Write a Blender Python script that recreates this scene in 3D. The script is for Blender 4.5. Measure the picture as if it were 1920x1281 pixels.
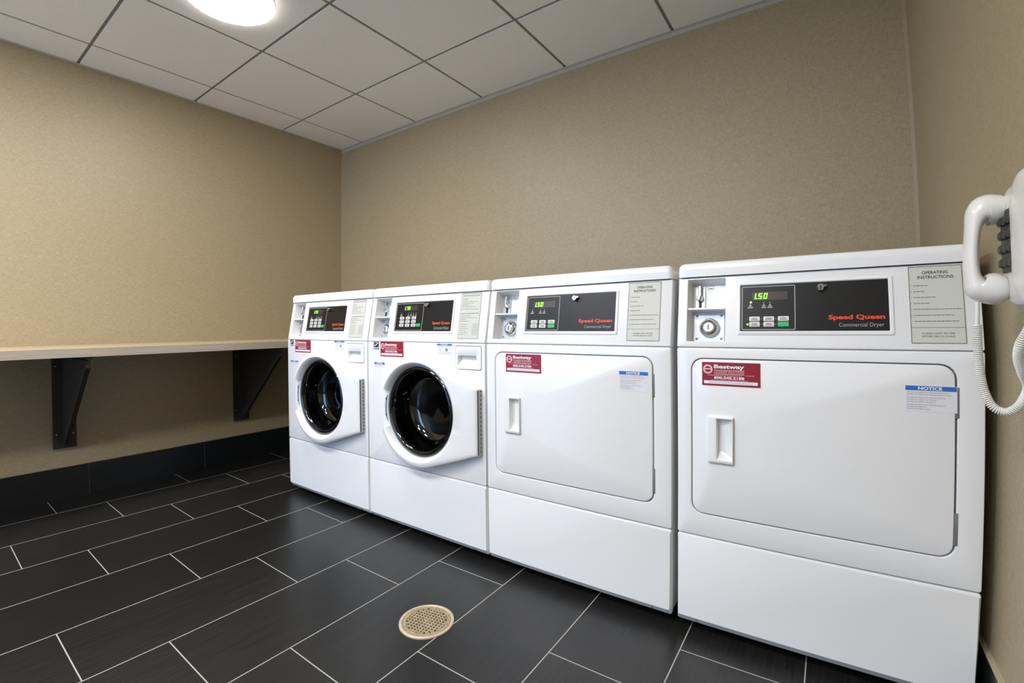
import bpy, bmesh, math
from mathutils import Vector, Matrix

# ---------------------------------------------------------------- camera, light, exposure
SC = bpy.context.scene
for o in list(bpy.data.objects):
    bpy.data.objects.remove(o)
COL = SC.collection
SC.view_settings.view_transform = 'Standard'
SC.view_settings.look = 'None'
SC.view_settings.gamma = 1.0
SC.view_settings.exposure = 0.0
SC.view_settings.use_curve_mapping = False

# room dimensions in metres; x runs along the row of machines, y towards the wall behind them
XL, XR, YB, YF, H = -0.8596, 2.7957, 0.9576, -4.2, 2.3845
CAM = (2.4499, -1.3773, 0.9139)
YAW, PITCH, ROLL = 0.6085, 0.0121, -0.0109
cd = bpy.data.cameras.new('camera')
cam = bpy.data.objects.new('camera', cd)
COL.objects.link(cam)
F = Vector((-math.sin(YAW) * math.cos(PITCH), math.cos(YAW) * math.cos(PITCH), math.sin(PITCH)))
R0 = Vector((math.cos(YAW), math.sin(YAW), 0))
U0 = R0.cross(F)
Rv = R0 * math.cos(ROLL) + U0 * math.sin(ROLL)
Uv = U0 * math.cos(ROLL) - R0 * math.sin(ROLL)
cam.matrix_world = Matrix(((Rv.x, Uv.x, -F.x, CAM[0]), (Rv.y, Uv.y, -F.y, CAM[1]), (Rv.z, Uv.z, -F.z, CAM[2]), (0, 0, 0, 1)))
# wide zoom with the slight barrel distortion of the real lens
cd.type = 'PANO'
cd.panorama_type = 'FISHEYE_LENS_POLYNOMIAL'
cd.sensor_fit = 'HORIZONTAL'
cd.sensor_width = 36.0
cd.sensor_height = 36.0 * 1281 / 1920
cd.lens = 16.25
cd.fisheye_fov = math.pi
cd.fisheye_polynomial_k0 = 0.0
cd.fisheye_polynomial_k1 = -6.22897179e-02
cd.fisheye_polynomial_k2 = 2.53197164e-04
cd.fisheye_polynomial_k3 = 4.56144597e-05
cd.fisheye_polynomial_k4 = -9.65049656e-07
cd.shift_x = 0.003664
cd.shift_y = -0.033523
cd.clip_start = 0.01
SC.camera = cam

world = bpy.data.worlds.new('world')
SC.world = world
world.use_nodes = True
world.node_tree.nodes['Background'].inputs[0].default_value = (0.55, 0.70, 1.0, 1)
world.node_tree.nodes['Background'].inputs[1].default_value = 0.3

LAMP_STRENGTH = 47.0
ADDED_LAMP_STRENGTH = 92.0
WINDOW_STRENGTH = 8.0
LAMPS = [(0.338, -0.488), (0.338, -1.707), (1.558, -1.707), (0.338, -2.926), (1.558, -2.926)]  # first is in view; the rest are unseen, added to light the machine fronts


# ---------------------------------------------------------------- materials
def srgb(r, g, b):
    def f(c):
        c /= 255.0
        return c / 12.92 if c <= 0.04045 else ((c + 0.055) / 1.055) ** 2.4
    return (f(r), f(g), f(b), 1.0)


def mat(name, col, rough=0.5, metal=0.0, coat=0.0, emit=None, estr=0.0, bump=None, var=0.0, vscale=20.0, stretch=(1, 1, 1), spec=0.5):
    m = bpy.data.materials.new(name)
    m.use_nodes = True
    nt = m.node_tree
    b = nt.nodes['Principled BSDF']
    b.inputs['Base Color'].default_value = col
    b.inputs['Roughness'].default_value = rough
    b.inputs['Metallic'].default_value = metal
    b.inputs['Coat Weight'].default_value = coat
    b.inputs['Specular IOR Level'].default_value = spec
    if emit:
        b.inputs['Emission Color'].default_value = emit
        b.inputs['Emission Strength'].default_value = estr
    if var or bump:
        tc = nt.nodes.new('ShaderNodeTexCoord')
        mp = nt.nodes.new('ShaderNodeMapping')
        mp.inputs['Scale'].default_value = stretch
        nt.links.new(tc.outputs['Object'], mp.inputs[0])
        nz = nt.nodes.new('ShaderNodeTexNoise')
        nz.inputs['Scale'].default_value = vscale
        nz.inputs['Detail'].default_value = 5
        nt.links.new(mp.outputs[0], nz.inputs['Vector'])
        if var:
            rmp = nt.nodes.new('ShaderNodeMapRange')
            rmp.inputs['From Min'].default_value = 0.3
            rmp.inputs['From Max'].default_value = 0.7
            rmp.inputs['To Min'].default_value = 1 - var
            rmp.inputs['To Max'].default_value = 1 + var
            nt.links.new(nz.outputs['Fac'], rmp.inputs[0])
            mx = nt.nodes.new('ShaderNodeVectorMath')
            mx.operation = 'SCALE'
            mx.inputs[0].default_value = col[:3]
            nt.links.new(rmp.outputs[0], mx.inputs['Scale'])
            nt.links.new(mx.outputs[0], b.inputs['Base Color'])
        if bump:
            bp = nt.nodes.new('ShaderNodeBump')
            bp.inputs['Strength'].default_value = bump
            bp.inputs['Distance'].default_value = 0.002
            nt.links.new(nz.outputs['Fac'], bp.inputs['Height'])
            nt.links.new(bp.outputs[0], b.inputs['Normal'])
    return m


def wallpaper(name, axis):
    """woven vinyl wallpaper: short horizontal threads, faint vertical banding"""
    m = bpy.data.materials.new(name)
    m.use_nodes = True
    nt = m.node_tree
    b = nt.nodes['Principled BSDF']
    b.inputs['Roughness'].default_value = 0.48
    b.inputs['Specular IOR Level'].default_value = 0.6
    tc = nt.nodes.new('ShaderNodeTexCoord')

    def noise(scale3, detail):
        mp = nt.nodes.new('ShaderNodeMapping')
        mp.inputs['Scale'].default_value = scale3
        nt.links.new(tc.outputs['Object'], mp.inputs[0])
        n = nt.nodes.new('ShaderNodeTexNoise')
        n.inputs['Scale'].default_value = 1.0
        n.inputs['Detail'].default_value = detail
        nt.links.new(mp.outputs[0], n.inputs['Vector'])
        return n
    a = noise((55, 55, 520), 2)
    c = noise((420, 420, 60), 1)
    add = nt.nodes.new('ShaderNodeMath')
    add.operation = 'ADD'
    nt.links.new(a.outputs['Fac'], add.inputs[0])
    nt.links.new(c.outputs['Fac'], add.inputs[1])
    rmp = nt.nodes.new('ShaderNodeMapRange')
    rmp.inputs['From Min'].default_value = 0.7
    rmp.inputs['From Max'].default_value = 1.3
    nt.links.new(add.outputs[0], rmp.inputs[0])
    mx = nt.nodes.new('ShaderNodeMixRGB')
    mx.inputs[1].default_value = srgb(152, 137, 107)
    mx.inputs[2].default_value = srgb(176, 161, 130)
    nt.links.new(rmp.outputs[0], mx.inputs[0])
    nt.links.new(mx.outputs[0], b.inputs['Base Color'])
    bp = nt.nodes.new('ShaderNodeBump')
    bp.inputs['Strength'].default_value = 0.25
    bp.inputs['Distance'].default_value = 0.001
    nt.links.new(add.outputs[0], bp.inputs['Height'])
    nt.links.new(bp.outputs[0], b.inputs['Normal'])
    return m


def tile_mat(name, X0, PX, Y0, PY, stagger, grout_w, ax='XY', dark=(0.0065, 0.0064, 0.0062), light=(0.0180, 0.0176, 0.0166), grout=None):
    """dark porcelain planks with fine lengthwise grain and pale grout, laid in thirds"""
    m = bpy.data.materials.new(name)
    m.use_nodes = True
    nt = m.node_tree
    N, L = nt.nodes, nt.links
    b = N['Principled BSDF']
    geo = N.new('ShaderNodeNewGeometry')
    sep = N.new('ShaderNodeSeparateXYZ')
    L.new(geo.outputs['Position'], sep.inputs[0])

    def M(op, a, c=None, d=None):
        n = N.new('ShaderNodeMath')
        n.operation = op
        for i, v in enumerate((a, c, d)):
            if v is None:
                continue
            if isinstance(v, (int, float)):
                n.inputs[i].default_value = v
            else:
                L.new(v, n.inputs[i])
        return n.outputs[0]
    xs, ys = sep.outputs[ax[0]], sep.outputs[ax[1]]
    u = M('DIVIDE', M('SUBTRACT', xs, X0), PX)
    cidx = M('FLOOR', u)
    fu = M('SUBTRACT', u, cidx)
    v = M('SUBTRACT', M('DIVIDE', M('SUBTRACT', ys, Y0), PY), M('MULTIPLY', cidx, stagger))
    ridx = M('FLOOR', v)
    fv = M('SUBTRACT', v, ridx)
    du = M('MULTIPLY', M('MINIMUM', fu, M('SUBTRACT', 1.0, fu)), PX)
    dv = M('MULTIPLY', M('MINIMUM', fv, M('SUBTRACT', 1.0, fv)), PY)
    d = M('MINIMUM', du, dv)
    g = N.new('ShaderNodeMapRange')
    g.inputs['From Min'].default_value = grout_w * 0.5 - 0.0004
    g.inputs['From Max'].default_value = grout_w * 0.5 + 0.0004
    g.inputs['To Min'].default_value = 1
    g.inputs['To Max'].default_value = 0
    L.new(d, g.inputs[0])
    cmb = N.new('ShaderNodeCombineXYZ')
    L.new(cidx, cmb.inputs[0])
    L.new(ridx, cmb.inputs[1])
    wn = N.new('ShaderNodeTexWhiteNoise')
    L.new(cmb.outputs[0], wn.inputs['Vector'])
    # grain
    off = N.new('ShaderNodeVectorMath')
    off.operation = 'ADD'
    L.new(geo.outputs['Position'], off.inputs[0])
    L.new(wn.outputs['Color'], off.inputs[1])
    mp = N.new('ShaderNodeMapping')
    sc = {'X': 0, 'Y': 1, 'Z': 2}
    s3 = [8.0, 8.0, 8.0]
    s3[sc[ax[0]]] = 420.0
    mp.inputs['Scale'].default_value = s3
    L.new(off.outputs[0], mp.inputs[0])
    nz = N.new('ShaderNodeTexNoise')
    nz.inputs['Scale'].default_value = 1.0
    nz.inputs['Detail'].default_value = 4
    L.new(mp.outputs[0], nz.inputs['Vector'])
    r = N.new('ShaderNodeMapRange')
    r.inputs['From Min'].default_value = 0.3
    r.inputs['From Max'].default_value = 0.7
    L.new(nz.outputs['Fac'], r.inputs[0])
    mx = N.new('ShaderNodeMixRGB')
    mx.inputs[1].default_value = (*dark, 1)
    mx.inputs[2].default_value = (*light, 1)
    L.new(r.outputs[0], mx.inputs[0])
    tint = N.new('ShaderNodeVectorMath')
    tint.operation = 'SCALE'
    L.new(mx.outputs[0], tint.inputs[0])
    L.new(M('ADD', 0.9, M('MULTIPLY', wn.outputs['Value'], 0.2)), tint.inputs['Scale'])
    mg = N.new('ShaderNodeMixRGB')
    L.new(g.outputs[0], mg.inputs[0])
    L.new(tint.outputs[0], mg.inputs[1])
    mg.inputs[2].default_value = grout or srgb(168, 165, 155)
    L.new(mg.outputs[0], b.inputs['Base Color'])
    rr = M('ADD', 0.33, M('MULTIPLY', g.outputs[0], 0.5))
    L.new(rr, b.inputs['Roughness'])
    b.inputs['Specular IOR Level'].default_value = 0.5
    bp = N.new('ShaderNodeBump')
    bp.inputs['Strength'].default_value = 0.35
    bp.inputs['Distance'].default_value = 0.0012
    L.new(M('SUBTRACT', M('MULTIPLY', nz.outputs['Fac'], 0.35), g.outputs[0]), bp.inputs['Height'])
    L.new(bp.outputs[0], b.inputs['Normal'])
    return m


MT = {}
MT['wall_l'] = wallpaper('woven_wallpaper', 'y')
MT['ceiling'] = mat('ceiling_tile', srgb(232, 229, 224), 0.9, bump=0.15, var=0.02, vscale=90)
MT['grid'] = mat('ceiling_grid', srgb(128, 126, 120), 0.6, var=0.03)
MT['angle'] = mat('wall_angle', srgb(188, 182, 170), 0.5, var=0.02)
MT['corner'] = mat('corner_guard', srgb(176, 160, 136), 0.5, var=0.02)
MT['floor'] = tile_mat('floor_tile', -0.9169, 0.3037, -0.9035, 0.6151, 1 / 3, 0.0031)
MT['skirt_l'] = tile_mat('skirting_tile', -0.114, 0.607, -5.0, 11.0, 0.0, 0.0035, ax='YZ', dark=(0.006, 0.0072, 0.009), light=(0.010, 0.011, 0.013), grout=srgb(48, 50, 52))
MT['skirt_b'] = tile_mat('skirting_tile_back', -0.114, 0.607, -5.0, 11.0, 0.0, 0.0035, ax='XZ', dark=(0.006, 0.0072, 0.009), light=(0.010, 0.011, 0.013), grout=srgb(48, 50, 52))
MT['skirt_cap'] = mat('skirting_cap', srgb(176, 168, 140), 0.4, var=0.05)
MT['counter'] = mat('laminate', srgb(190, 172, 140), 0.35, var=0.06, vscale=3, stretch=(30, 1.5, 30))
MT['counter_edge'] = mat('laminate_edge', srgb(168, 158, 144), 0.45, var=0.10, vscale=3, stretch=(40, 2.0, 60))
MT['bracket'] = mat('dark_wood', srgb(52, 42, 36), 0.55, var=0.15, vscale=4, stretch=(20, 20, 2))
MT['white'] = mat('white_enamel', srgb(240, 240, 240), 0.26, coat=0.25, var=0.006, vscale=6)
MT['plastic'] = mat('white_plastic', srgb(236, 236, 235), 0.32, coat=0.1, var=0.006, vscale=8)
MT['seam'] = mat('seam_grey', srgb(136, 142, 150), 0.6, var=0.05)
MT['hinge_grey'] = mat('hinge_grey', srgb(112, 118, 116), 0.5, var=0.05)
MT['shadow_gap'] = mat('inner_frame', srgb(60, 64, 70), 0.8, var=0.05)
MT['black'] = mat('glossy_black_overlay', srgb(16, 16, 17), 0.36, spec=0.35, var=0.03, vscale=10)
MT['black2'] = mat('black_plastic', srgb(22, 22, 24), 0.5, var=0.05)
MT['gasket'] = mat('rubber', srgb(40, 42, 44), 0.55, var=0.05)
MT['outline'] = mat('grey_print', srgb(178, 180, 182), 0.5, var=0.02)
MT['print'] = mat('grey_text_print', srgb(165, 165, 165), 0.5, var=0.02)
MT['red'] = mat('red_orange_print', srgb(232, 72, 36), 0.5, emit=None, var=0.02)
MT['green'] = mat('green_key', srgb(50, 178, 110), 0.4, var=0.03)
MT['key'] = mat('pale_key', srgb(222, 220, 214), 0.4, var=0.03)
MT['keytext'] = mat('key_print', srgb(120, 118, 116), 0.5, var=0.03)
MT['led'] = mat('led_green', (0.15, 0.8, 0.02, 1), 0.4, emit=(0.20, 1.0, 0.02, 1), estr=3.2, var=0.01)
MT['led_off'] = mat('unlit_display', srgb(58, 46, 44), 0.35, var=0.05)
MT['led_spot'] = mat('led_spot', (0.4, 0.8, 0.1, 1), 0.4, emit=(0.55, 1.0, 0.12, 1), estr=2.5, var=0.01)
MT['steel'] = mat('brushed_steel', srgb(190, 192, 196), 0.3, metal=1.0, var=0.05, vscale=30)
MT['chrome'] = mat('chrome', srgb(214, 214, 210), 0.12, metal=1.0, var=0.02)
MT['steel_pl'] = mat('zinc_plate', srgb(196, 200, 210), 0.38, metal=0.6, var=0.08, vscale=40)
MT['card'] = mat('label_card', srgb(206, 206, 196), 0.5, var=0.02)
MT['ink'] = mat('label_ink', srgb(78, 78, 70), 0.6, var=0.03)
MT['ink2'] = mat('label_fine_ink', srgb(140, 142, 130), 0.6, var=0.03)
MT['maroon'] = mat('maroon_sticker', srgb(148, 32, 52), 0.35, var=0.03)
MT['pink'] = mat('pale_pink_print', srgb(240, 196, 204), 0.4, var=0.02)
MT['swhite'] = mat('sticker_white', srgb(240, 238, 238), 0.4, var=0.01)
MT['blue'] = mat('blue_print', srgb(44, 108, 186), 0.4, var=0.03)
MT['paper'] = mat('notice_paper', srgb(226, 224, 228), 0.5, var=0.01)
MT['paperink'] = mat('notice_fine_print', srgb(176, 172, 172), 0.5, var=0.03)
MT['estar'] = mat('energy_label_black', srgb(26, 30, 36), 0.4, var=0.03)
MT['brass'] = mat('worn_brass', srgb(172, 154, 122), 0.48, metal=0.35, var=0.22, vscale=60, bump=0.3)
MT['brass_ring'] = mat('pale_ring', srgb(206, 190, 166), 0.45, metal=0.3, var=0.08, vscale=60)
MT['hole'] = mat('drain_hole', srgb(20, 16, 12), 0.9, var=0.1)
MT['phone'] = mat('phone_plastic', srgb(226, 222, 214), 0.28, coat=0.2, var=0.01)
MT['phone_dark'] = mat('phone_keys', srgb(50, 52, 42), 0.45, var=0.06)
MT['cord'] = mat('phone_cord', srgb(222, 220, 210), 0.35, var=0.02)
MT['lamp'] = mat('lamp_diffuser', (1, 1, 1, 1), 0.5, emit=(0.97, 0.965, 0.965, 1), estr=LAMP_STRENGTH, var=0.001)
MT['lamp_added'] = mat('lamp_diffuser_added', (1, 1, 1, 1), 0.5, emit=(0.97, 0.965, 0.965, 1), estr=ADDED_LAMP_STRENGTH, var=0.001)
MT['lamp_rim'] = mat('lamp_trim', srgb(225, 225, 222), 0.4, var=0.01)
MT['day'] = mat('daylight_pane', (0.8, 0.9, 1, 1), 0.2, emit=(0.26, 0.52, 1.0, 1), estr=WINDOW_STRENGTH, var=0.001)
MT['frame'] = mat('window_frame_paint', srgb(60, 60, 62), 0.5, var=0.03)


def glass_mat():
    m = bpy.data.materials.new('smoked_door_glass')
    m.use_nodes = True
    nt = m.node_tree
    nt.nodes.clear()
    out = nt.nodes.new('ShaderNodeOutputMaterial')
    tr = nt.nodes.new('ShaderNodeBsdfTransparent')
    tr.inputs[0].default_value = (0.34, 0.35, 0.37, 1)
    gl = nt.nodes.new('ShaderNodeBsdfGlossy')
    gl.inputs['Roughness'].default_value = 0.03
    fr = nt.nodes.new('ShaderNodeFresnel')
    fr.inputs[0].default_value = 1.75
    mx = nt.nodes.new('ShaderNodeMixShader')
    nt.links.new(fr.outputs[0], mx.inputs[0])
    nt.links.new(tr.outputs[0], mx.inputs[1])
    nt.links.new(gl.outputs[0], mx.inputs[2])
    nt.links.new(mx.outputs[0], out.inputs[0])
    return m


def drum_mat():
    m = mat('drum_steel', srgb(120, 120, 124), 0.25, metal=1.0)
    nt = m.node_tree
    b = nt.nodes['Principled BSDF']
    tc = nt.nodes.new('ShaderNodeTexCoord')
    vo = nt.nodes.new('ShaderNodeTexVoronoi')
    vo.inputs['Scale'].default_value = 34
    vo.inputs['Randomness'].default_value = 0.15
    nt.links.new(tc.outputs['Object'], vo.inputs['Vector'])
    r = nt.nodes.new('ShaderNodeMapRange')
    r.inputs['From Min'].default_value = 0.16
    r.inputs['From Max'].default_value = 0.2
    nt.links.new(vo.outputs['Distance'], r.inputs[0])
    mx = nt.nodes.new('ShaderNodeMixRGB')
    mx.inputs[1].default_value = srgb(15, 15, 15)
    mx.inputs[2].default_value = srgb(150, 150, 152)
    nt.links.new(r.outputs[0], mx.inputs[0])
    nt.links.new(mx.outputs[0], b.inputs['Base Color'])
    return m


MT['glass'] = glass_mat()
MT['drum'] = drum_mat()


# ---------------------------------------------------------------- mesh building helpers
_text_cache = {}


def text_shape(s):
    if s in _text_cache:
        return _text_cache[s]
    cu = bpy.data.curves.new('t', 'FONT')
    body, bold = s
    cu.body = body
    cu.size = 1
    cu.resolution_u = 3
    cu.offset = 0.018 if bold == 1 else (0.032 if bold == 2 else 0.0)
    o = bpy.data.objects.new('t', cu)
    COL.objects.link(o)
    bpy.context.view_layer.update()
    me = bpy.data.meshes.new_from_object(o.evaluated_get(bpy.context.evaluated_depsgraph_get()))
    vs = [(v.co.x, v.co.y) for v in me.vertices]
    fs = [tuple(p.vertices) for p in me.polygons]
    bpy.data.objects.remove(o)
    bpy.data.meshes.remove(me)
    bpy.data.curves.remove(cu)
    _text_cache[s] = (vs, fs)
    return vs, fs


def rrect(x0, x1, z0, z1, r=0.002, k=5):
    """rounded rectangle outline, counter-clockwise from the lower right corner"""
    pts = []
    for cx, cz, a0 in ((x1 - r, z0 + r, -90), (x1 - r, z1 - r, 0), (x0 + r, z1 - r, 90), (x0 + r, z0 + r, 180)):
        for i in range(k + 1):
            a = math.radians(a0 + 90 * i / k)
            pts.append((cx + r * math.cos(a), cz + r * math.sin(a)))
    return pts


class MB:
    def __init__(self):
        self.v, self.f, self.m, self.mats = [], [], [], []

    def mi(self, material):
        if material not in self.mats:
            self.mats.append(material)
        return self.mats.index(material)

    def add(self, vs, fs, material):
        n = len(self.v)
        k = self.mi(material)
        self.v += [tuple(p) for p in vs]
        for f in fs:
            self.f.append(tuple(i + n for i in f))
            self.m.append(k)

    def box(self, x0, x1, y0, y1, z0, z1, material, fn=None, skip=()):
        vs = [(x, y, z) for x in (x0, x1) for y in (y0, y1) for z in (z0, z1)]
        fs = {'x-': (0, 1, 3, 2), 'x+': (4, 6, 7, 5), 'y-': (0, 4, 5, 1), 'y+': (2, 3, 7, 6), 'z-': (0, 2, 6, 4), 'z+': (1, 5, 7, 3)}
        if fn:
            vs = [fn(*p) for p in vs]
        self.add(vs, [f for n, f in fs.items() if n not in skip], material)

    def loft(self, loops, material, cap0=False, cap1=False, closed=True):
        n = len(loops[0])
        vs = [p for l in loops for p in l]
        fs = []
        for j in range(len(loops) - 1):
            for i in range(n if closed else n - 1):
                a, b = j * n + i, j * n + (i + 1) % n
                fs.append((a, b, b + n, a + n))
        if cap0:
            fs.append(tuple(reversed(range(n))))
        if cap1:
            fs.append(tuple(range((len(loops) - 1) * n, len(loops) * n)))
        self.add(vs, fs, material)

    def floft(self, specs, fn, material, cap0=False, cap1=False):
        """specs: (outline, height n) pairs mapped by fn(x, s, n)"""
        self.loft([[fn(x, s, n) for x, s in pts] for pts, n in specs], material, cap0, cap1)

    def lathe(self, profile, fn, material, n=48, cap0=False, cap1=False, c=(0, 0)):
        loops = []
        for r, h in profile:
            r = max(r, 1e-5)
            loops.append([fn(c[0] + r * math.cos(2 * math.pi * i / n), c[1] + r * math.sin(2 * math.pi * i / n), h) for i in range(n)])
        self.loft(loops, material, cap0, cap1)

    def tube(self, path, r, material, n=8, caps=True):
        path = [Vector(p) for p in path]
        rs = r if isinstance(r, (list, tuple)) else [r] * len(path)
        loops = []
        ref = None
        for i, p in enumerate(path):
            t = (path[min(i + 1, len(path) - 1)] - path[max(i - 1, 0)]).normalized()
            if ref is None:
                ref = t.orthogonal().normalized()
            a = (ref - t * ref.dot(t)).normalized()
            ref = a
            b = t.cross(a)
            loops.append([p + (a * math.cos(2 * math.pi * k / n) + b * math.sin(2 * math.pi * k / n)) * rs[i] for k in range(n)])
        self.loft(loops, material, caps, caps)

    def rect(self, x0, x1, s0, s1, n, material, fn):
        self.add([fn(x0, s0, n), fn(x1, s0, n), fn(x1, s1, n), fn(x0, s1, n)], [(0, 1, 2, 3)], material)

    def border(self, x0, x1, s0, s1, w, n, material, fn, r=0.0005):
        self.floft([(rrect(x0, x1, s0, s1, r), n), (rrect(x0 + w, x1 - w, s0 + w, s1 - w, max(r - w, 0.0002)), n)], fn, material)

    def ring(self, cx, cs, r0, r1, n, material, fn, seg=28):
        self.lathe([(r0, n), (r1, n)], fn, material, seg, c=(cx, cs))

    def disc(self, cx, cs, r, n, material, fn, seg=20):
        self.add([fn(cx + r * math.cos(2 * math.pi * i / seg), cs + r * math.sin(2 * math.pi * i / seg), n) for i in range(seg)], [tuple(range(seg))], material)

    def text(self, body, x0, x1, s0, s1, n, material, fn, bold=0, slant=0.0):
        vs, fs = text_shape((body, bold))
        ax = min(v[0] for v in vs)
        bx = max(v[0] for v in vs)
        ay = min(v[1] for v in vs)
        by = max(v[1] for v in vs)
        out = []
        for x, y in vs:
            t = (y - ay) / (by - ay)
            out.append(fn(x0 + (x - ax) / (bx - ax) * (x1 - x0) + slant * t * (s1 - s0), s0 + t * (s1 - s0), n))
        self.add(out, fs, material)

    def lines(self, spec, h, n, material, fn):
        """unreadably small lines of print"""
        for x0, x1, s in spec:
            x = x0
            i = 0
            while x < x1 - 1e-4:
                w = (0.0045, 0.0075, 0.006, 0.009, 0.0035)[i % 5]
                e = min(x + w, x1)
                self.rect(x, e, s, s + h, n, material, fn)
                x = e + 0.0011
                i += 1

    def build(self, name, parent=None, angle=35, origin=(0, 0, 0), recalc=True):
        me = bpy.data.meshes.new(name)
        me.from_pydata([(p[0] - origin[0], p[1] - origin[1], p[2] - origin[2]) for p in self.v], [], self.f)
        for m in self.mats:
            me.materials.append(m)
        me.polygons.foreach_set('material_index', self.m)
        if recalc:
            bm = bmesh.new()
            bm.from_mesh(me)
            bmesh.ops.recalc_face_normals(bm, faces=bm.faces)
            bm.to_mesh(me)
            bm.free()
        if angle:
            me.polygons.foreach_set('use_smooth', [True] * len(me.polygons))
            me.set_sharp_from_angle(angle=math.radians(angle))
        me.update()
        o = bpy.data.objects.new(name, me)
        COL.objects.link(o)
        if parent:
            o.parent = parent
        return o


def world_fn(x, y, z):
    return (x, y, z)


def tag(o, label, cat, group=None):
    o['label'] = label
    o['category'] = cat
    if group:
        o['group'] = group
    return o


def struct(o):
    o['kind'] = 'structure'
    return o


def empty(name, loc):
    e = bpy.data.objects.new(name, None)
    e.empty_display_size = 0.1
    COL.objects.link(e)
    e.location = loc
    return e


# ---------------------------------------------------------------- room shell
b = MB(); b.box(XL - 0.1, XR + 0.1, YF - 0.1, YB + 0.1, -0.1, 0.0, MT['floor']); struct(b.build('floor', angle=0))
b = MB(); b.box(XL - 0.1, XL, YF, YB + 0.1, 0, H + 0.12, MT['wall_l']); struct(b.build('wall_left', angle=0))
b = MB(); b.box(XL, XR + 0.1, YB, YB + 0.1, 0, H + 0.12, MT['wall_l']); struct(b.build('wall_back', angle=0))
b = MB(); b.box(XR, XR + 0.1, YF, YB, 0, H + 0.12, MT['wall_l']); struct(b.build('wall_right', angle=0))
# front wall (behind the camera) with a glazed opening that lets daylight in
WX0, WX1, WZ0, WZ1 = -0.70, 0.50, 0.10, 1.95
b = MB()
b.box(XL, WX0, YF - 0.1, YF, 0, H + 0.12, MT['wall_l'])
b.box(WX1, XR, YF - 0.1, YF, 0, H + 0.12, MT['wall_l'])
b.box(WX0, WX1, YF - 0.1, YF, 0, WZ0, MT['wall_l'])
b.box(WX0, WX1, YF - 0.1, YF, WZ1, H + 0.12, MT['wall_l'])
struct(b.build('wall_front', angle=0))
b = MB()
for x0, x1, z0, z1 in ((WX0, WX0 + 0.05, WZ0, WZ1), (WX1 - 0.05, WX1, WZ0, WZ1), (WX0, WX1, WZ0, WZ0 + 0.05), (WX0, WX1, WZ1 - 0.05, WZ1), (-0.12, -0.08, WZ0, WZ1)):
    b.box(x0, x1, YF - 0.07, YF - 0.02, z0, z1, MT['frame'])
wf = struct(b.build('window_1', angle=0))
b = MB(); b.box(WX0 + 0.05, WX1 - 0.05, YF - 0.06, YF - 0.05, WZ0 + 0.05, WZ1 - 0.05, MT['day']); b.build('window_pane', wf, angle=0)

# ceiling: lay-in tiles on a metal grid
CT = 0.6096
CX0, CY0 = -0.5766, 0.4267
gx = [CX0 + CT * i for i in range(-1, 7)]
gy = [CY0 + CT - CT * i for i in range(0, 10)]
b = MB()
G = 0.0075
xs = [XL] + [g for g in gx if XL < g < XR] + [XR]
ys = [YF] + sorted([g for g in gy if YF < g < YB]) + [YB]
for i in range(len(xs) - 1):
    for j in range(len(ys) - 1):
        x0, x1 = xs[i] + (G if i else 0), xs[i + 1] - (G if i < len(xs) - 2 else 0)
        y0, y1 = ys[j] + (G if j else 0), ys[j + 1] - (G if j < len(ys) - 2 else 0)
        lo = [(x, y, H + 0.02) for x, y in rrect(x0, x1, y0, y1, 0.0005, 1)]
        l1 = [(x, y, H + 0.0015) for x, y in rrect(x0, x1, y0, y1, 0.0005, 1)]
        l2 = [(x, y, H) for x, y in rrect(x0 + 0.0015, x1 - 0.0015, y0 + 0.0015, y1 - 0.0015, 0.0005, 1)]
        b.loft([lo, l1, l2], MT['ceiling'], True, True)
b.box(XL, XR, YF, YB, H + 0.10, H + 0.12, MT['ceiling'])
struct(b.build('ceiling', angle=0))
b = MB()
for g in xs[1:-1]:
    b.box(g - 0.007, g + 0.007, YF, YB, H + 0.006, H + 0.03, MT['grid'])
for g in ys[1:-1]:
    b.box(XL, XR, g - 0.007, g + 0.007, H + 0.0061, H + 0.0301, MT['grid'])
struct(b.build('trim_1', angle=0))
# metal wall angle that closes the ceiling at the walls
b = MB()
b.box(XL, XR, YB - 0.019, YB, H - 0.0022, H - 0.0006, MT['angle'])
b.box(XL, XL + 0.019, YF, YB - 0.019, H - 0.0022, H - 0.0006, MT['angle'])
b.box(XR - 0.019, XR, YF, YB - 0.019, H - 0.0022, H - 0.0006, MT['angle'])
b.box(XL, XR, YB - 0.0015, YB, H - 0.022, H - 0.002, MT['angle'])
struct(b.build('trim_2', angle=0))
# slim guard strip in the right-hand corner
b = MB(); b.box(XR - 0.012, XR, YB - 0.003, YB, 0.15, H - 0.022, MT['corner']); struct(b.build('trim_3', angle=0))
b = MB(); b.box(XL, XL + 0.003, YB - 0.003, YB, 0.17, H - 0.022, MT['corner']); struct(b.build('trim_4', angle=0))
# tile skirting
b = MB(); b.box(XL, XL + 0.010, YF, YB, 0.0, 0.168, MT['skirt_l']); struct(b.build('baseboard_left', angle=0))
b = MB(); b.box(XL + 0.010, XR - 0.012, YB - 0.010, YB, 0.0, 0.168, MT['skirt_b']); struct(b.build('baseboard_back', angle=0))
b = MB(); b.box(XR - 0.012, XR, YF, YB, 0.0, 0.148, MT['skirt_l']); b.box(XR - 0.012, XR, YF, YB, 0.148, 0.151, MT['skirt_cap']); struct(b.build('baseboard_right', angle=0))

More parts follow.
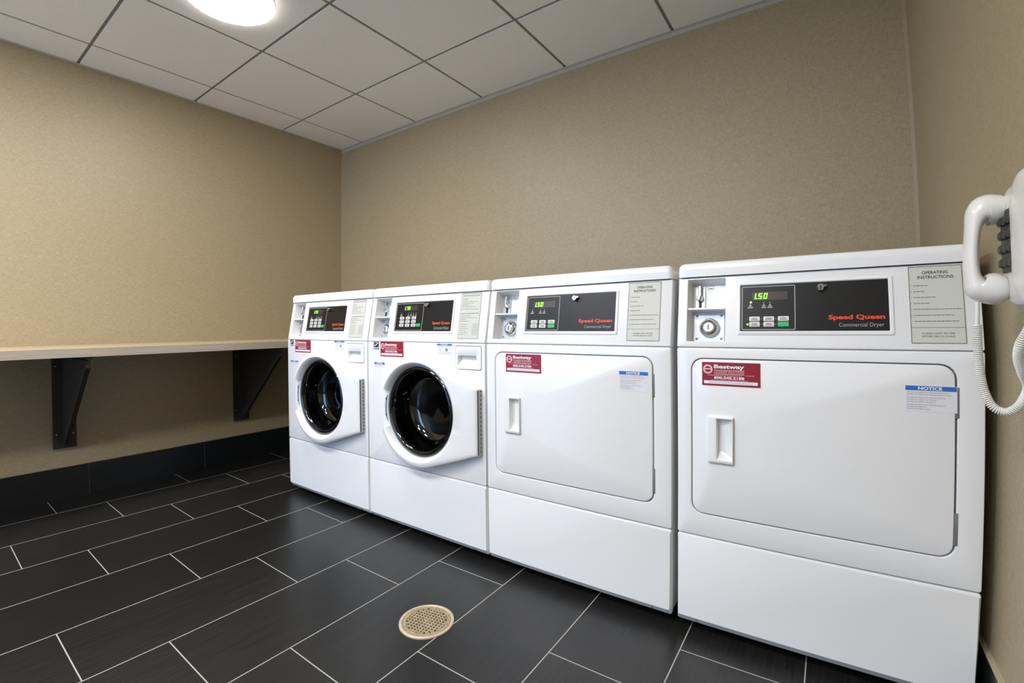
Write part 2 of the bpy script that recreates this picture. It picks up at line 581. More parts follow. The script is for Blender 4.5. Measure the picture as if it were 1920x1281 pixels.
# ---------------------------------------------------------------- ceiling lamps
lamp_labels = ['round glowing white ceiling lamp set in a square ceiling tile, left half of the room',
               'unseen round ceiling lamp beside the counter, second row, added to light the machine fronts',
               'unseen round ceiling lamp away from the counter, second row, added to light the machine fronts',
               'unseen round ceiling lamp beside the counter, row nearest the window, added to light the machine fronts',
               'unseen round ceiling lamp away from the counter, row nearest the window, added to light the machine fronts']
for (lx, ly), lab in zip(LAMPS, lamp_labels):
    t = empty('ceiling_light', (lx, ly, H))
    tag(t, lab, 'ceiling light', 'round ceiling lamps')
    b = MB()
    b.lathe([(0.170, -0.006), (0.172, -0.010), (0.186, -0.010), (0.190, -0.004), (0.190, -0.0005)], world_fn, MT['lamp_rim'], 64)
    b.build('lamp_trim', t)
    b = MB()
    b.lathe([(0.1865, -0.0100), (0.184, -0.0125), (0.17, -0.0140), (0.10, -0.0155), (0, -0.016)], world_fn, MT['lamp'] if ly > -1 else MT['lamp_added'], 64)
    b.build('diffuser', t)

# ---------------------------------------------------------------- folding counter and its brackets
CX1, CTZ, CTH = -0.270, 0.8245, 0.040
b = MB()
b.box(XL, CX1 - 0.0015, -2.6, YB, CTZ - CTH, CTZ, MT['counter'])
b.box(CX1 - 0.0015, CX1, -2.6, YB, CTZ - CTH, CTZ - 0.0008, MT['counter_edge'])
ct = b.build('folding_counter', angle=0)
tag(ct, 'long pale laminate folding counter fixed along the left wall', 'counter')


def bracket(y0, lab):
    t = empty('counter_bracket', (XL, y0, 0.274))
    tag(t, lab, 'bracket', 'dark brackets under the folding counter')
    zt = CTZ - CTH - 0.274
    b = MB()
    b.box(0.0, 0.019, -0.050, 0.050, 0.0, zt, MT['bracket'])
    b.build('wall_plate', t, angle=0)
    b = MB()
    b.box(0.019, 0.545, -0.018, 0.018, zt - 0.012, zt, MT['bracket'])
    b.build('top_plate', t, angle=0)
    b = MB()
    prof = [(0.019, 0.012), (0.036, 0.012), (0.545, zt - 0.055), (0.545, zt - 0.019), (0.019, zt - 0.019)]
    b.loft([[(x, -0.010, z) for x, z in prof], [(x, 0.010, z) for x, z in prof]], MT['bracket'], True, True)
    b.build('gusset', t, angle=0)
    for sy in (-0.036, 0.036):
        for sz in (0.075, zt - 0.07):
            b = MB()
            b.lathe([(0, 0.0212), (0.003, 0.0210), (0.0042, 0.0195), (0.0045, 0.019)], lambda a, c, n: (n, sy + a, sz + c), MT['steel'], 12)
            b.build('screw', t)


bracket(-0.822, 'dark wooden bracket under the left part of the counter, nearer the camera')
bracket(0.130, 'dark wooden bracket under the counter close beside the leftmost washer')

# ---------------------------------------------------------------- floor drain
t = empty('floor_drain', (1.4377, -0.3820, 0.0))
tag(t, 'round brass floor drain with a square-hole grate in the dark tile floor', 'drain')
b = MB()
b.lathe([(0.0845, 0.0), (0.0840, 0.0035), (0.0815, 0.0048), (0.0765, 0.0048), (0.0750, 0.0035), (0.0745, 0.0002)], world_fn, MT['brass_ring'], 72)
b.build('drain_rim', t)
b = MB()
RI = 0.0625
b.lathe([(0.0745, 0.0012), (0.0742, 0.0036), (RI, 0.0038), (RI, 0.0008)], world_fn, MT['brass'], 72)
b.lathe([(RI, 0.0007), (0, 0.0007)], world_fn, MT['hole'], 48)
rot = math.radians(9)
PIT, BW = 0.0112, 0.0050


def dr(x, y, z):
    return (x * math.cos(rot) - y * math.sin(rot), x * math.sin(rot) + y * math.cos(rot), z)


for i in range(-6, 7):
    c = i * PIT
    e = min(abs(c) + BW / 2, RI)
    hl = math.sqrt(max(RI * RI - e * e, 0))
    if hl > 0.004:
        b.box(c - BW / 2, c + BW / 2, -hl, hl, 0.0008, 0.0036, MT['brass'], fn=dr)
        b.box(-hl, hl, c - BW / 2, c + BW / 2, 0.0009, 0.0037, MT['brass'], fn=dr)
b.lathe([(0.0075, 0.0008), (0.0075, 0.0042), (0.006, 0.0046), (0, 0.0046)], world_fn, MT['brass'], 16)
b.build('grate', t, angle=0)

# ---------------------------------------------------------------- laundry machines
ANG = math.atan2(0.036, 0.206)
ZP = 0.8425            # height where the tilted console starts


def front(x, z, n):     # flat front: n = distance in front of it
    return (x, -n, z)


def cons(x, s, n):      # tilted console face
    return (x, s * math.sin(ANG) - n * math.cos(ANG), ZP + s * math.cos(ANG) + n * math.sin(ANG))


SEG = {'0': 'abcdef', '1': 'bc', '5': 'acdfg', '7': 'abc'}


def digit(bm, ch, x, s, w, h, n, fn, material):
    t = w * 0.30
    sl = 0.18
    segs = {'a': (0, h - t, w, h), 'd': (0, 0, w, t), 'g': (0, h / 2 - t / 2, w, h / 2 + t / 2), 'b': (w - t, h / 2, w, h), 'c': (w - t, 0, w, h / 2), 'f': (0, h / 2, t, h), 'e': (0, 0, t, h / 2)}
    for k in SEG[ch]:
        x0, s0, x1, s1 = segs[k]
        g = 0.00025
        x0 += g; s0 += g; x1 -= g; s1 -= g
        bm.add([fn(x + x0 + s0 * sl, s + s0, n), fn(x + x1 + s0 * sl, s + s0, n), fn(x + x1 + s1 * sl, s + s1, n), fn(x + x0 + s1 * sl, s + s1, n)], [(0, 1, 2, 3)], material)


def maroon_sticker(root, x0, z0, fn=front, w=0.150, h=0.0655, n0=0.0006, face='ring'):
    b = MB()
    b.floft([(rrect(x0, x0 + w, z0, z0 + h, 0.0008, 2), n0 - 0.0006), (rrect(x0, x0 + w, z0, z0 + h, 0.0008, 2), n0)], fn, MT['maroon'], False, True)
    n = n0 + 0.0004
    X = lambda u: x0 + u * w
    Z = lambda v: z0 + v * h
    b.ring(X(0.105), Z(0.70), 0.0085, 0.0128, n, MT['pink'], fn)
    b.rect(X(0.04), X(0.17), Z(0.685), Z(0.735), n, MT['pink'], fn)
    b.text('Bestway', X(0.215), X(0.735), Z(0.69), Z(0.905), n, MT['swhite'], fn, bold=2)
    b.rect(X(0.215), X(0.735), Z(0.655), Z(0.675), n, MT['pink'], fn)
    b.text('LAUNDRY SOLUTIONS', X(0.22), X(0.73), Z(0.54), Z(0.635), n, MT['pink'], fn)
    b.rect(X(0.215), X(0.735), Z(0.495), Z(0.515), n, MT['pink'], fn)
    b.lines([(X(0.10), X(0.70), Z(0.44)), (X(0.76), X(0.90), Z(0.46))], 0.0011, n, MT['pink'], fn)
    b.text('800.545.2188', X(0.215), X(0.735), Z(0.295), Z(0.405), n, MT['swhite'], fn, bold=2)
    b.lines([(X(0.16), X(0.80), Z(0.245))], 0.0009, n, MT['pink'], fn)
    b.rect(X(0.035), X(0.955), Z(0.085), Z(0.215), n, MT['swhite'], fn)
    b.lines([(X(0.12), X(0.88), Z(0.13))], 0.0018, n + 0.0002, MT['paperink'], fn)
    o = b.build('service_sticker', root, angle=0, recalc=False)
    o['label'] = 'maroon service sticker with white lettering'
    return o


def console(root, kind, price, W):
    washer = kind == 'washer'
    # shell of the tilted console with an opening for the coin recess
    b = MB()
    S1 = 0.2045
    o0 = rrect(0.0, W, 0.0010, S1, 0.003)
    rx0, rx1, rs0, rs1 = 0.026, 0.131, 0.0165, 0.199
    hole = rrect(rx0, rx1, rs0, rs1, 0.003)
    b.floft([(o0, -0.03), (o0, -0.004), (rrect(0.001, W - 0.001, 0.002, S1 - 0.001, 0.003), -0.0012), (rrect(0.004, W - 0.004, 0.005, S1 - 0.003, 0.003), 0.0),
             (hole, 0.0), (rrect(rx0 + 0.001, rx1 - 0.001, rs0 + 0.001, rs1 - 0.001, 0.003), -0.003)], cons, MT['white'])
    b.build('console_panel', root)
    # coin recess
    b = MB()
    b.floft([(rrect(rx0 + 0.001, rx1 - 0.001, rs0 + 0.001, rs1 - 0.001, 0.003), -0.003), (rrect(rx0 + 0.007, rx1 - 0.004, rs0 + 0.004, rs1 - 0.006, 0.003), -0.046)], cons, MT['plastic'], False, True)
    b.box(rx0 + 0.002, rx1 - 0.002, 0.1095, 0.1145, -0.046, -0.003, MT['plastic'], fn=cons)
    rec = b.build('coin_recess', root)
    b = MB()
    b.box(0.042, 0.067, 0.1165, 0.186, -0.046, -0.040, MT['steel_pl'], fn=cons)
    b.floft([(rrect(0.049, 0.060, 0.150, 0.188, 0.002), -0.040), (rrect(0.050, 0.059, 0.152, 0.186, 0.002), -0.026), (rrect(0.052, 0.057, 0.154, 0.184, 0.001), -0.024)], cons, MT['steel'], False, True)
    b.lathe([(0.0095, -0.040), (0.0095, -0.030), (0.007, -0.026), (0, -0.025)], cons, MT['chrome'], 20, c=(0.0535, 0.149))
    b.floft([(rrect(0.0505, 0.0575, 0.119, 0.147, 0.001), -0.0399), (rrect(0.0505, 0.0575, 0.119, 0.147, 0.001), -0.0375)], cons, MT['black2'], False, True)
    b.box(0.044, 0.065, 0.1155, 0.1185, -0.040, -0.026, MT['steel'], fn=cons)
    b.build('coin_slot', root)
    b = MB()
    b.ring(0.083, 0.180, 0.0085, 0.0095, -0.0440, MT['outline'], cons)
    b.rect(0.078, 0.088, 0.1785, 0.1815, -0.0440, MT['ink2'], cons)
    b.build('recess_badge', root, angle=0, recalc=False)
    # coin box lock
    b = MB()
    b.floft([(rrect(0.0385, 0.121, 0.022, 0.106, 0.002), -0.046), (rrect(0.0385, 0.121, 0.022, 0.106, 0.002), -0.041)], cons, MT['steel_pl'], False, True)
    for sx in (0.046, 0.1135):
        for ss in (0.030, 0.098):
            b.lathe([(0.0038, -0.041), (0.0034, -0.0395), (0, -0.039)], cons, MT['seam'], 12, c=(sx, ss))
    b.build('coin_box_plate', root)
    b = MB()
    cl = (0.0815, 0.0615)
    b.lathe([(0.0280, -0.041), (0.0275, -0.034), (0.0245, -0.029), (0.0215, -0.029), (0.0195, -0.034), (0.0185, -0.034), (0.0180, -0.024), (0.0165, -0.020), (0.0140, -0.019)], cons, MT['chrome'], 40, c=cl)
    b.lathe([(0.0140, -0.019), (0.0135, -0.0205), (0, -0.0205)], cons, MT['steel_pl'], 32, c=cl)
    b.box(cl[0] - 0.0014, cl[0] + 0.0014, cl[1] - 0.007, cl[1] + 0.007, -0.0206, -0.0196, MT['black2'], fn=cons)
    b.build('coin_box_lock', root)

    # black display panel with its raised surround
    b = MB()
    dx0, dx1, ds0, ds1 = 0.1700, 0.5050, 0.0460, 0.1735
    b.floft([(rrect(dx0 - 0.010, dx1 + 0.010, ds0 - 0.012, ds1 + 0.009, 0.004), 0.0), (rrect(dx0 - 0.007, dx1 + 0.008, ds0 - 0.009, ds1 + 0.006, 0.004), 0.0028),
             (rrect(dx0 - 0.002, dx1 + 0.002, ds0 - 0.002, ds1 + 0.002, 0.002), 0.0034), (rrect(dx0, dx1, ds0, ds1, 0.001), 0.0010)], cons, MT['white'])
    b.build('display_surround', root)
    b = MB()
    b.rect(dx0, dx1, ds0, ds1, 0.0011, MT['black'], cons)
    kx1 = 0.3400 if washer else 0.3035
    N = 0.0016
    b.border(0.1735, kx1, 0.0490, 0.1690, 0.0018, N, MT['outline'], cons, r=0.004)
    b.text('Speed Queen', 0.378 if not washer else 0.400, 0.4965, 0.0715, 0.0865, N, MT['red'], cons, bold=2)
    b.text('Commercial ' + ('Washer' if washer else 'Dryer'), 0.400 if not washer else 0.410, 0.4940, 0.0535, 0.0660, N, MT['print'], cons)
    # indicator icons under the read-out
    for ix, wdt in (((0.189, 0.012), (0.2235, 0.010), (0.2385, 0.010)) if not washer else ((0.200, 0.012), (0.247, 0.006), (0.262, 0.008), (0.278, 0.006), (0.293, 0.007))):
        zo = 0.0 if not washer else 0.004
        b.disc(ix + wdt / 2, 0.1235 + zo, 0.0015, N, MT['print'], cons, 10)
        b.add([cons(ix + wdt * 0.5, 0.1215 + zo, N), cons(ix + wdt * 0.1, 0.113 + zo, N), cons(ix + wdt * 0.9, 0.113 + zo, N)], [(0, 1, 2)], MT['print'])
        b.rect(ix - 0.001, ix + wdt + 0.001, 0.1085 + zo, 0.1115 + zo, N, MT['print'], cons)
    disp = b.build('display_panel', root, angle=0, recalc=False)
    disp['label'] = 'black control display panel with red-orange lettering'
    # read-out
    b = MB()
    rx, rs, dw, dh = (0.2030, 0.1335, 0.0092, 0.0160) if not washer else (0.2230, 0.1400, 0.0100, 0.0150)
    b.rect(rx - 0.004, rx + 0.082, rs - 0.003, rs + dh + 0.003, N, MT['led_off'], cons)
    digit(b, '1', rx - 0.0045, rs, dw, dh, N + 0.0003, cons, MT['led'])
    b.rect(rx + 0.0062, rx + 0.0085, rs, rs + 0.0025, N + 0.0003, MT['led'], cons)
    digit(b, price[0], rx + 0.0105, rs, dw, dh, N + 0.0003, cons, MT['led'])
    digit(b, price[1], rx + 0.0235, rs, dw, dh, N + 0.0003, cons, MT['led'])
    ro = b.build('price_readout', disp, angle=0, recalc=False)
    ro['label'] = 'green lit price digits'
    # keys
    keys = []
    if washer:
        for j in range(3):
            for i in range(3):
                keys.append((0.2005 + i * 0.0365, 0.0660 + j * 0.0158, 0.0265, 0.0125, MT['key']))
        keys.append((0.3030, 0.0660, 0.0265, 0.0130, MT['green']))
    else:
        for j in range(2):
            for i in range(3):
                g = (j == 0 and i == 2)
                keys.append((0.1925 + i * 0.0348, 0.0578 + j * 0.0148, 0.0262, 0.0128, MT['green'] if g else MT['key']))
    for kx, ks, kw, kh, km in keys:
        b = MB()
        b.floft([(rrect(kx, kx + kw, ks, ks + kh, 0.0022, 3), 0.0012), (rrect(kx, kx + kw, ks, ks + kh, 0.0022, 3), 0.0022), (rrect(kx + 0.0005, kx + kw - 0.0005, ks + 0.0005, ks + kh - 0.0005, 0.002, 3), 0.0026)], cons, km, False, True)
        if km is not MT['green']:
            b.rect(kx + 0.0065, kx + kw - 0.0065, ks + kh * 0.5, ks + kh * 0.5 + 0.0024, 0.0030, MT['keytext'], cons)
            b.rect(kx + 0.0045, kx + kw - 0.0045, ks + kh * 0.22, ks + kh * 0.22 + 0.0018, 0.0030, MT['keytext'], cons)
        o = b.build('key', disp, angle=0)
        if km is MT['green']:
            o['label'] = 'green start key'
    for j, (kx, ks, kw, kh, km) in enumerate(keys):
        if (washer and j % 3 == 0 and j < 9) or not washer:
            lit = (root.get('lit') and j == 0)
            b = MB()
            b.lathe([(0.0024 if lit else 0.0013, 0.0012), (0.0010, 0.0024), (0, 0.0027)], cons, MT['led_spot'] if lit else MT['print'], 10, c=(kx - 0.0045, ks + kh / 2))
            b.build('indicator_light', disp)
    if root.get('lit'):
        b = MB()
        b.lathe([(0.0026, 0.0012), (0.0016, 0.0026), (0, 0.003)], cons, MT['led_spot'], 12, c=(0.1965, 0.1250))
        b.build('indicator_light', disp)
    # cam lock on the panel
    lk = (0.3620, 0.1575)
    b = MB()
    b.lathe([(0.0085, 0.001), (0.0085, 0.011), (0.0070, 0.013), (0.0052, 0.013), (0.0050, 0.0118), (0, 0.0118)], cons, MT['chrome'], 24, c=lk)
    b.box(lk[0] - 0.0012, lk[0] + 0.0012, lk[1] - 0.004, lk[1] + 0.004, 0.0119, 0.0125, MT['black2'], fn=cons)
    b.box(lk[0] + 0.005, lk[0] + 0.013, lk[1] + 0.001, lk[1] + 0.006, 0.009, 0.0115, MT['chrome'], fn=cons)
    b.build('panel_lock', root)
    # instruction label
    lx0, lx1, ls0, ls1 = 0.5450, 0.6480, 0.0155, 0.2000
    b = MB()
    b.floft([(rrect(lx0, lx1, ls0, ls1, 0.002, 2), 0.0), (rrect(lx0, lx1, ls0, ls1, 0.002, 2), 0.0008)], cons, MT['card'], False, True)
    n = 0.0012
    b.border(lx0 + 0.0008, lx1 - 0.0008, ls0 + 0.0008, ls1 - 0.0008, 0.0011, n, MT['ink'], cons)
    if not washer:
        b.text('OPERATING', 0.5720, 0.6210, 0.1800, 0.1875, n, MT['ink'], cons, bold=1)
        b.text('INSTRUCTIONS', 0.5630, 0.6310, 0.1690, 0.1765, n, MT['ink'], cons, bold=1)
        for k, (ln) in enumerate((0.032, 0.026, 0.046, 0.034, 0.092, 0.078, 0.086)):
            s = 0.1520 - k * 0.0142
            b.rect(lx0 + 0.0040, lx0 + 0.0052, s, s + 0.0024, n, MT['ink2'], cons)
            b.lines([(lx0 + 0.0085, lx0 + 0.0050 + ln, s)], 0.0021, n, MT['ink2'], cons)
        b.rect(lx0 + 0.0012, lx1 - 0.0012, 0.0525, 0.0532, n, MT['ink'], cons)
        b.text('CLEAN LINT FILTER', 0.5660, 0.6270, 0.0375, 0.0415, n, MT['ink'], cons)
        b.text('AFTER EACH LOAD', 0.5660, 0.6270, 0.0305, 0.0345, n, MT['ink'], cons)
    else:
        b.text('OPERATING INSTRUCTIONS', 0.5540, 0.6390, 0.1870, 0.1905, n, MT['ink'], cons, bold=1)
        for s, ln in ((0.176, 0.030), (0.170, 0.026), (0.163, 0.080), (0.156, 0.060), (0.150, 0.034), (0.143, 0.070), (0.134, 0.082)):
            b.lines([(lx0 + 0.007, lx0 + 0.007 + ln, s)], 0.0018, n, MT['ink2'], cons)
        b.text('OPERATING INSTRUCTIONS', 0.5540, 0.6390, 0.1150, 0.1185, n, MT['ink'], cons, bold=1)
        for s, ln in ((0.106, 0.050), (0.099, 0.082), (0.092, 0.028), (0.085, 0.044)):
            b.lines([(lx0 + 0.007, lx0 + 0.007 + ln, s)], 0.0018, n, MT['ink2'], cons)
        for k in range(6):
            s = 0.0715 - k * 0.0078
            b.lines([(lx0 + 0.007, lx0 + 0.050 - (k % 2) * 0.012, s)], 0.0018, n, MT['ink2'], cons)
            b.border(lx0 + 0.070, lx0 + 0.083, s - 0.002, s + 0.004, 0.0006, n, MT['ink2'], cons)
            b.border(lx0 + 0.085, lx0 + 0.096, s - 0.002, s + 0.004, 0.0006, n, MT['ink2'], cons)
    b.build('instruction_label', root, angle=0, recalc=False)


def bool_cut(obj, cutter):
    md = obj.modifiers.new('cut', 'BOOLEAN')
    md.operation = 'DIFFERENCE'
    md.solver = 'EXACT'
    md.object = cutter
    bpy.context.view_layer.update()
    me = bpy.data.meshes.new_from_object(obj.evaluated_get(bpy.context.evaluated_depsgraph_get()))
    obj.modifiers.clear()
    old = obj.data
    obj.data = me
    bpy.data.meshes.remove(old)
    cm = cutter.data
    bpy.data.objects.remove(cutter)
    bpy.data.meshes.remove(cm)
    me.set_sharp_from_angle(angle=math.radians(30))


def machine(kind, left, W, label, group, price, sticker, lit=False, notice=None, estar=None, blue=None):
    root = empty('washing_machine' if kind == 'washer' else 'tumble_dryer', (left, 0, 0))
    tag(root, label, 'washing machine' if kind == 'washer' else 'tumble dryer', group)
    if lit:
        root['lit'] = True
    zs0, zs1 = 0.3045, 0.8405
    # cabinet shell (open at the front, closed by the panels)
    b = MB()
    b.box(0.003, W - 0.003, 0.012, 0.700, 0.036, 0.842, MT['white'], skip=('y-',))
    side = [(0.014, 0.842), (0.050, 1.046), (0.700, 1.046), (0.700, 0.842)]
    for sx in (0.003, W - 0.007):
        b.loft([[(sx, y, z) for y, z in side], [(sx + 0.004, y, z) for y, z in side]], MT['white'], True, True)
    b.box(0.007, W - 0.007, 0.696, 0.700, 0.842, 1.046, MT['white'])
    b.box(0.004, W - 0.004, 0.020, 0.024, 0.2975, 0.3060, MT['shadow_gap'])
    b.box(0.004, W - 0.004, 0.016, 0.026, 0.8370, 0.8440, MT['seam'])
    b.box(0.03, W - 0.03, 0.060, 0.680, 0.020, 0.036, MT['shadow_gap'])
    b.build('cabinet', root, angle=25)
    for fx in (0.05, W - 0.05):
        for fy in (0.09, 0.63):
            b = MB()
            b.lathe([(0.012, 0.030), (0.012, 0.012), (0.022, 0.010), (0.024, 0.0), (0, 0.0)], lambda x, y, z: (x, y, z), MT['black2'], 16, c=(fx, fy))
            b.build('foot', root)
    # lid
    b = MB()
    zf = [(1.0453, 0.0), (1.066, 0.0), (1.076, 0.0012), (1.083, 0.005), (1.0862, 0.011), (1.0870, 0.020)]
    b.loft([[(x, y, z) for x, y in rrect(0.0 - 0.0005 + i, W + 0.0005 - i, 0.0275 + i, 0.712 - i, 0.014, 6)] for z, i in zf], MT['white'], True, True)
    b.build('lid', root)
    # kick panel with the folded-under lower edge
    b = MB()
    zk0, zk1 = 0.0315, 0.2985
    o = lambda i, dz=0: rrect(i, W - i, zk0 + dz + i, zk1 - i, 0.004)
    full = rrect(0, W, zk0, zk1, 0.005)

    def kick(x, z, n):
        if z < 0.052:
            n -= (0.052 - z) / 0.0205 * 0.014
        return (x, -n, z)
    outer = rrect(0, W, zk0, zk1, 0.006)
    in1 = rrect(0.001, W - 0.001, zk0 + 0.001, zk1 - 0.001, 0.006)
    in2 = rrect(0.004, W - 0.004, 0.052, zk1 - 0.004, 0.005)
    b.floft([(outer, -0.020), (outer, -0.004), (in1, -0.0012), (in2, 0.0)], kick, MT['white'], False, True)
    b.build('kick_panel', root, angle=22)
    for sx in (0.0545, W - 0.062):
        b = MB()
        b.lathe([(0.0042, 0.0), (0.0036, 0.0016), (0, 0.002)], lambda x, z, n: (x, 0.0066 - n, z), MT['steel'], 12, c=(sx, 0.0415))
        b.build('screw', root)
    outer = rrect(0, W, zs0 - 0.0025, zs1, 0.005)
    in1 = rrect(0.001, W - 0.001, zs0 - 0.0015, zs1 - 0.001, 0.005)
    in2 = rrect(0.004, W - 0.004, zs0 + 0.0015, zs1 - 0.004, 0.004)
    if kind == 'dryer':
        D = (0.0375, 0.6305, 0.3655, 0.8135, 0.034)
        hole = rrect(*D)
        b = MB()
        b.floft([(outer, -0.020), (outer, -0.004), (in1, -0.0012), (in2, 0.0), (hole, 0.0),
                 (rrect(D[0] + 0.0012, D[1] - 0.0012, D[2] + 0.0012, D[3] - 0.0012, 0.033), -0.0012), (rrect(D[0] + 0.0012, D[1] - 0.0012, D[2] + 0.0012, D[3] - 0.0012, 0.033), -0.014)], front, MT['white'])
        b.build('front_panel', root)
        b = MB()
        b.floft([(rrect(D[0] + 0.001, D[1] - 0.001, D[2] + 0.001, D[3] - 0.001, 0.033), -0.0125), (rrect(0.30, 0.31, 0.5, 0.51, 0.001), -0.0125)], front, MT['seam'], False, True)
        b.build('door_seal', root)
        g = 0.0042
        dd = (D[0] + g, D[1] - g - 0.001, D[2] + g + 0.0005, D[3] - g)
        hh = (0.1080, 0.1500, 0.5300, 0.6460)
        b = MB()
        b.floft([(rrect(*dd, 0.030), -0.0115), (rrect(*dd, 0.030), -0.0020), (rrect(dd[0] + 0.0008, dd[1] - 0.0008, dd[2] + 0.0008, dd[3] - 0.0008, 0.030), 0.0002),
                 (rrect(dd[0] + 0.004, dd[1] - 0.004, dd[2] + 0.004, dd[3] - 0.004, 0.028), 0.0015), (rrect(hh[0], hh[1], hh[2], hh[3], 0.004), 0.0015)], front, MT['white'])
        door = b.build('door', root)
        b = MB()
        hx = (0.0850, 0.1525, 0.5210, 0.6510)
        b.floft([(rrect(*hx, 0.002), 0.0012), (rrect(*hx, 0.002), 0.0080), (rrect(hx[0] + 0.002, hx[1] - 0.002, hx[2] + 0.002, hx[3] - 0.002, 0.002), 0.0100),
                 (rrect(hh[0], hh[1], hh[2], hh[3], 0.003), 0.0096)], front, MT['plastic'])
        # scoop: steep on the left, shallow towards the right
        n_in = rrect(hh[0], hh[1], hh[2], hh[3], 0.003)

        def scoop(x, z, n):
            return front(x, z, n)
        b.floft([(n_in, 0.0096), (rrect(hh[0] + 0.0005, hh[1] - 0.001, hh[2] + 0.004, hh[3] - 0.002, 0.003), 0.004),
                 (rrect(hh[0] + 0.001, hh[1] - 0.015, hh[2] + 0.014, hh[3] - 0.005, 0.003), -0.0075),
                 (rrect(hh[0] + 0.0015, hh[1] - 0.030, hh[2] + 0.024, hh[3] - 0.007, 0.002), -0.0112)], front, MT['plastic'], False, True)
        b.build('handle', door, angle=50)
        for z0, z1 in ((0.690, 0.760), (0.4000, 0.4750)):
            b = MB()
            b.floft([(rrect(dd[1] + 0.0002, D[1] + 0.0022, z0, z1, 0.0012, 3), -0.010), (rrect(dd[1] + 0.0002, D[1] + 0.0022, z0, z1, 0.0012, 3), 0.0004), (rrect(dd[1] + 0.0006, D[1] + 0.0018, z0 + 0.001, z1 - 0.001, 0.0010, 3), 0.0008)], front, MT['hinge_grey'], False, True)
            b.build('hinge', root)
        fn = lambda x, z, n: (x, -n - 0.0015, z)
        maroon_sticker(door, sticker[0], sticker[1], fn)
        if notice:
            nx, nz, nw, nh = notice
            b = MB()
            b.floft([(rrect(nx, nx + nw, nz, nz + nh, 0.0008, 2), 0.0), (rrect(nx, nx + nw, nz, nz + nh, 0.0008, 2), 0.0004)], fn, MT['paper'], False, True)
            n = 0.0008
            zt = nz + nh
            b.rect(nx + 0.001, nx + nw - 0.001, zt - 0.0115, zt - 0.0010, n, MT['blue'], fn)
            b.text('NOTICE', nx + nw * 0.26, nx + nw * 0.72, zt - 0.0100, zt - 0.0025, n + 0.0003, MT['swhite'], fn, bold=2)
            for k, ln in enumerate((0.88, 0.92, 0.80, 0.62, 0.60, 0.80, 0.42, 0.50)):
                zz = zt - 0.0165 - k * 0.0050 - (0.002 if k > 1 else 0) - (0.0015 if k > 4 else 0)
                b.lines([(nx + 0.004, nx + 0.004 + ln * (nw - 0.008), zz)], 0.0015, n, MT['paperink'], fn)
            o = b.build('notice_label', door, angle=0, recalc=False)
            o['label'] = 'white notice label with a blue heading'
    else:
        b = MB()
        DR = (0.5350, 0.6690, 0.7365, 0.8320)
        b.floft([(outer, -0.020), (outer, -0.004), (in1, -0.0012), (in2, 0.0), (rrect(DR[0], DR[1], DR[2], DR[3], 0.010), 0.0),
                 (rrect(DR[0] + 0.0008, DR[1] - 0.0008, DR[2] + 0.0008, DR[3] - 0.0008, 0.010), -0.0006),
                 (rrect(DR[0] + 0.0008, DR[1] - 0.0008, DR[2] + 0.0008, DR[3] - 0.0008, 0.010), -0.020)], front, MT['white'])
        # close the back so the porthole can be cut through a solid sheet
        nn = len(b.v)
        b.loft([[front(x, z, -0.020) for x, z in rrect(DR[0] + 0.0008, DR[1] - 0.0008, DR[2] + 0.0008, DR[3] - 0.0008, 0.010)], [front(x, z, -0.020) for x, z in outer]], MT['white'])
        me_obj = b.build('front_panel', root)
        bm = bmesh.new(); bm.from_mesh(me_obj.data)
        bmesh.ops.remove_doubles(bm, verts=bm.verts, dist=1e-5)
        bmesh.ops.recalc_face_normals(bm, faces=bm.faces)
        bm.to_mesh(me_obj.data); bm.free()
        CC = (0.364, 0.558)
        c = MB()
        c.lathe([(0.176, 0.03), (0.176, -0.05)], front, MT['white'], 96, True, True, c=CC)
        cut = c.build('cutter', root)
        bool_cut(me_obj, cut)
        # detergent drawer
        b = MB()
        d0 = (DR[0] + 0.0028, DR[1] - 0.0028, DR[2] + 0.0028, DR[3] - 0.0028)
        hs = (0.5490, 0.6440, 0.7470, 0.7930)
        b.floft([(rrect(*d0, 0.009), -0.019), (rrect(*d0, 0.009), -0.001), (rrect(d0[0] + 0.001, d0[1] - 0.001, d0[2] + 0.001, d0[3] - 0.001, 0.009), 0.0012),
                 (rrect(d0[0] + 0.004, d0[1] - 0.004, d0[2] + 0.004, d0[3] - 0.004, 0.008), 0.0016),
                 (rrect(hs[0] - 0.002, hs[1] + 0.002, hs[2] - 0.003, hs[3] + 0.001, 0.006), 0.0020),
                 (rrect(*hs, 0.005), 0.0012),
                 (rrect(hs[0] + 0.002, hs[1] - 0.002, hs[2] + 0.012, hs[3] - 0.001, 0.005), -0.006),
                 (rrect(hs[0] + 0.003, hs[1] - 0.003, hs[2] + 0.026, hs[3] - 0.0015, 0.004), -0.018)], front, MT['plastic'], False, True)
        b.build('detergent_drawer', root, angle=50)
        washer_door(root, CC)
        maroon_sticker(root, sticker[0], sticker[1])
        # energy mark
        ex, ez, ew, eh = estar
        b = MB()
        b.rect(ex, ex + ew, ez, ez + eh, 0.0004, MT['estar'], front)
        b.ring(ex + ew * 0.55, ez + eh * 0.52, ew * 0.38, ew * 0.41, 0.0008, MT['swhite'], front)
        b.add([front(ex + ew * p[0], ez + eh * p[1], 0.0010) for p in ((0.04, 0.50), (0.35, 0.60), (0.70, 0.86), (0.98, 0.92), (0.72, 0.74), (0.40, 0.50))], [(0, 1, 2, 3, 4, 5)], MT['swhite'])
        b.rect(ex, ex + ew, ez + eh * 0.22, ez + eh * 0.30, 0.0010, MT['swhite'], front)
        b.rect(ex + ew * 0.08, ex + ew * 0.92, ez + eh * 0.05, ez + eh * 0.15, 0.0010, MT['outline'], front)
        b.build('energy_label', root, angle=0, recalc=False)
        # laundry instruction label, blue header
        nx, nz, nw, nh = notice
        b = MB()
        b.rect(nx, nx + nw, nz, nz + nh, 0.0004, MT['paper'], front)
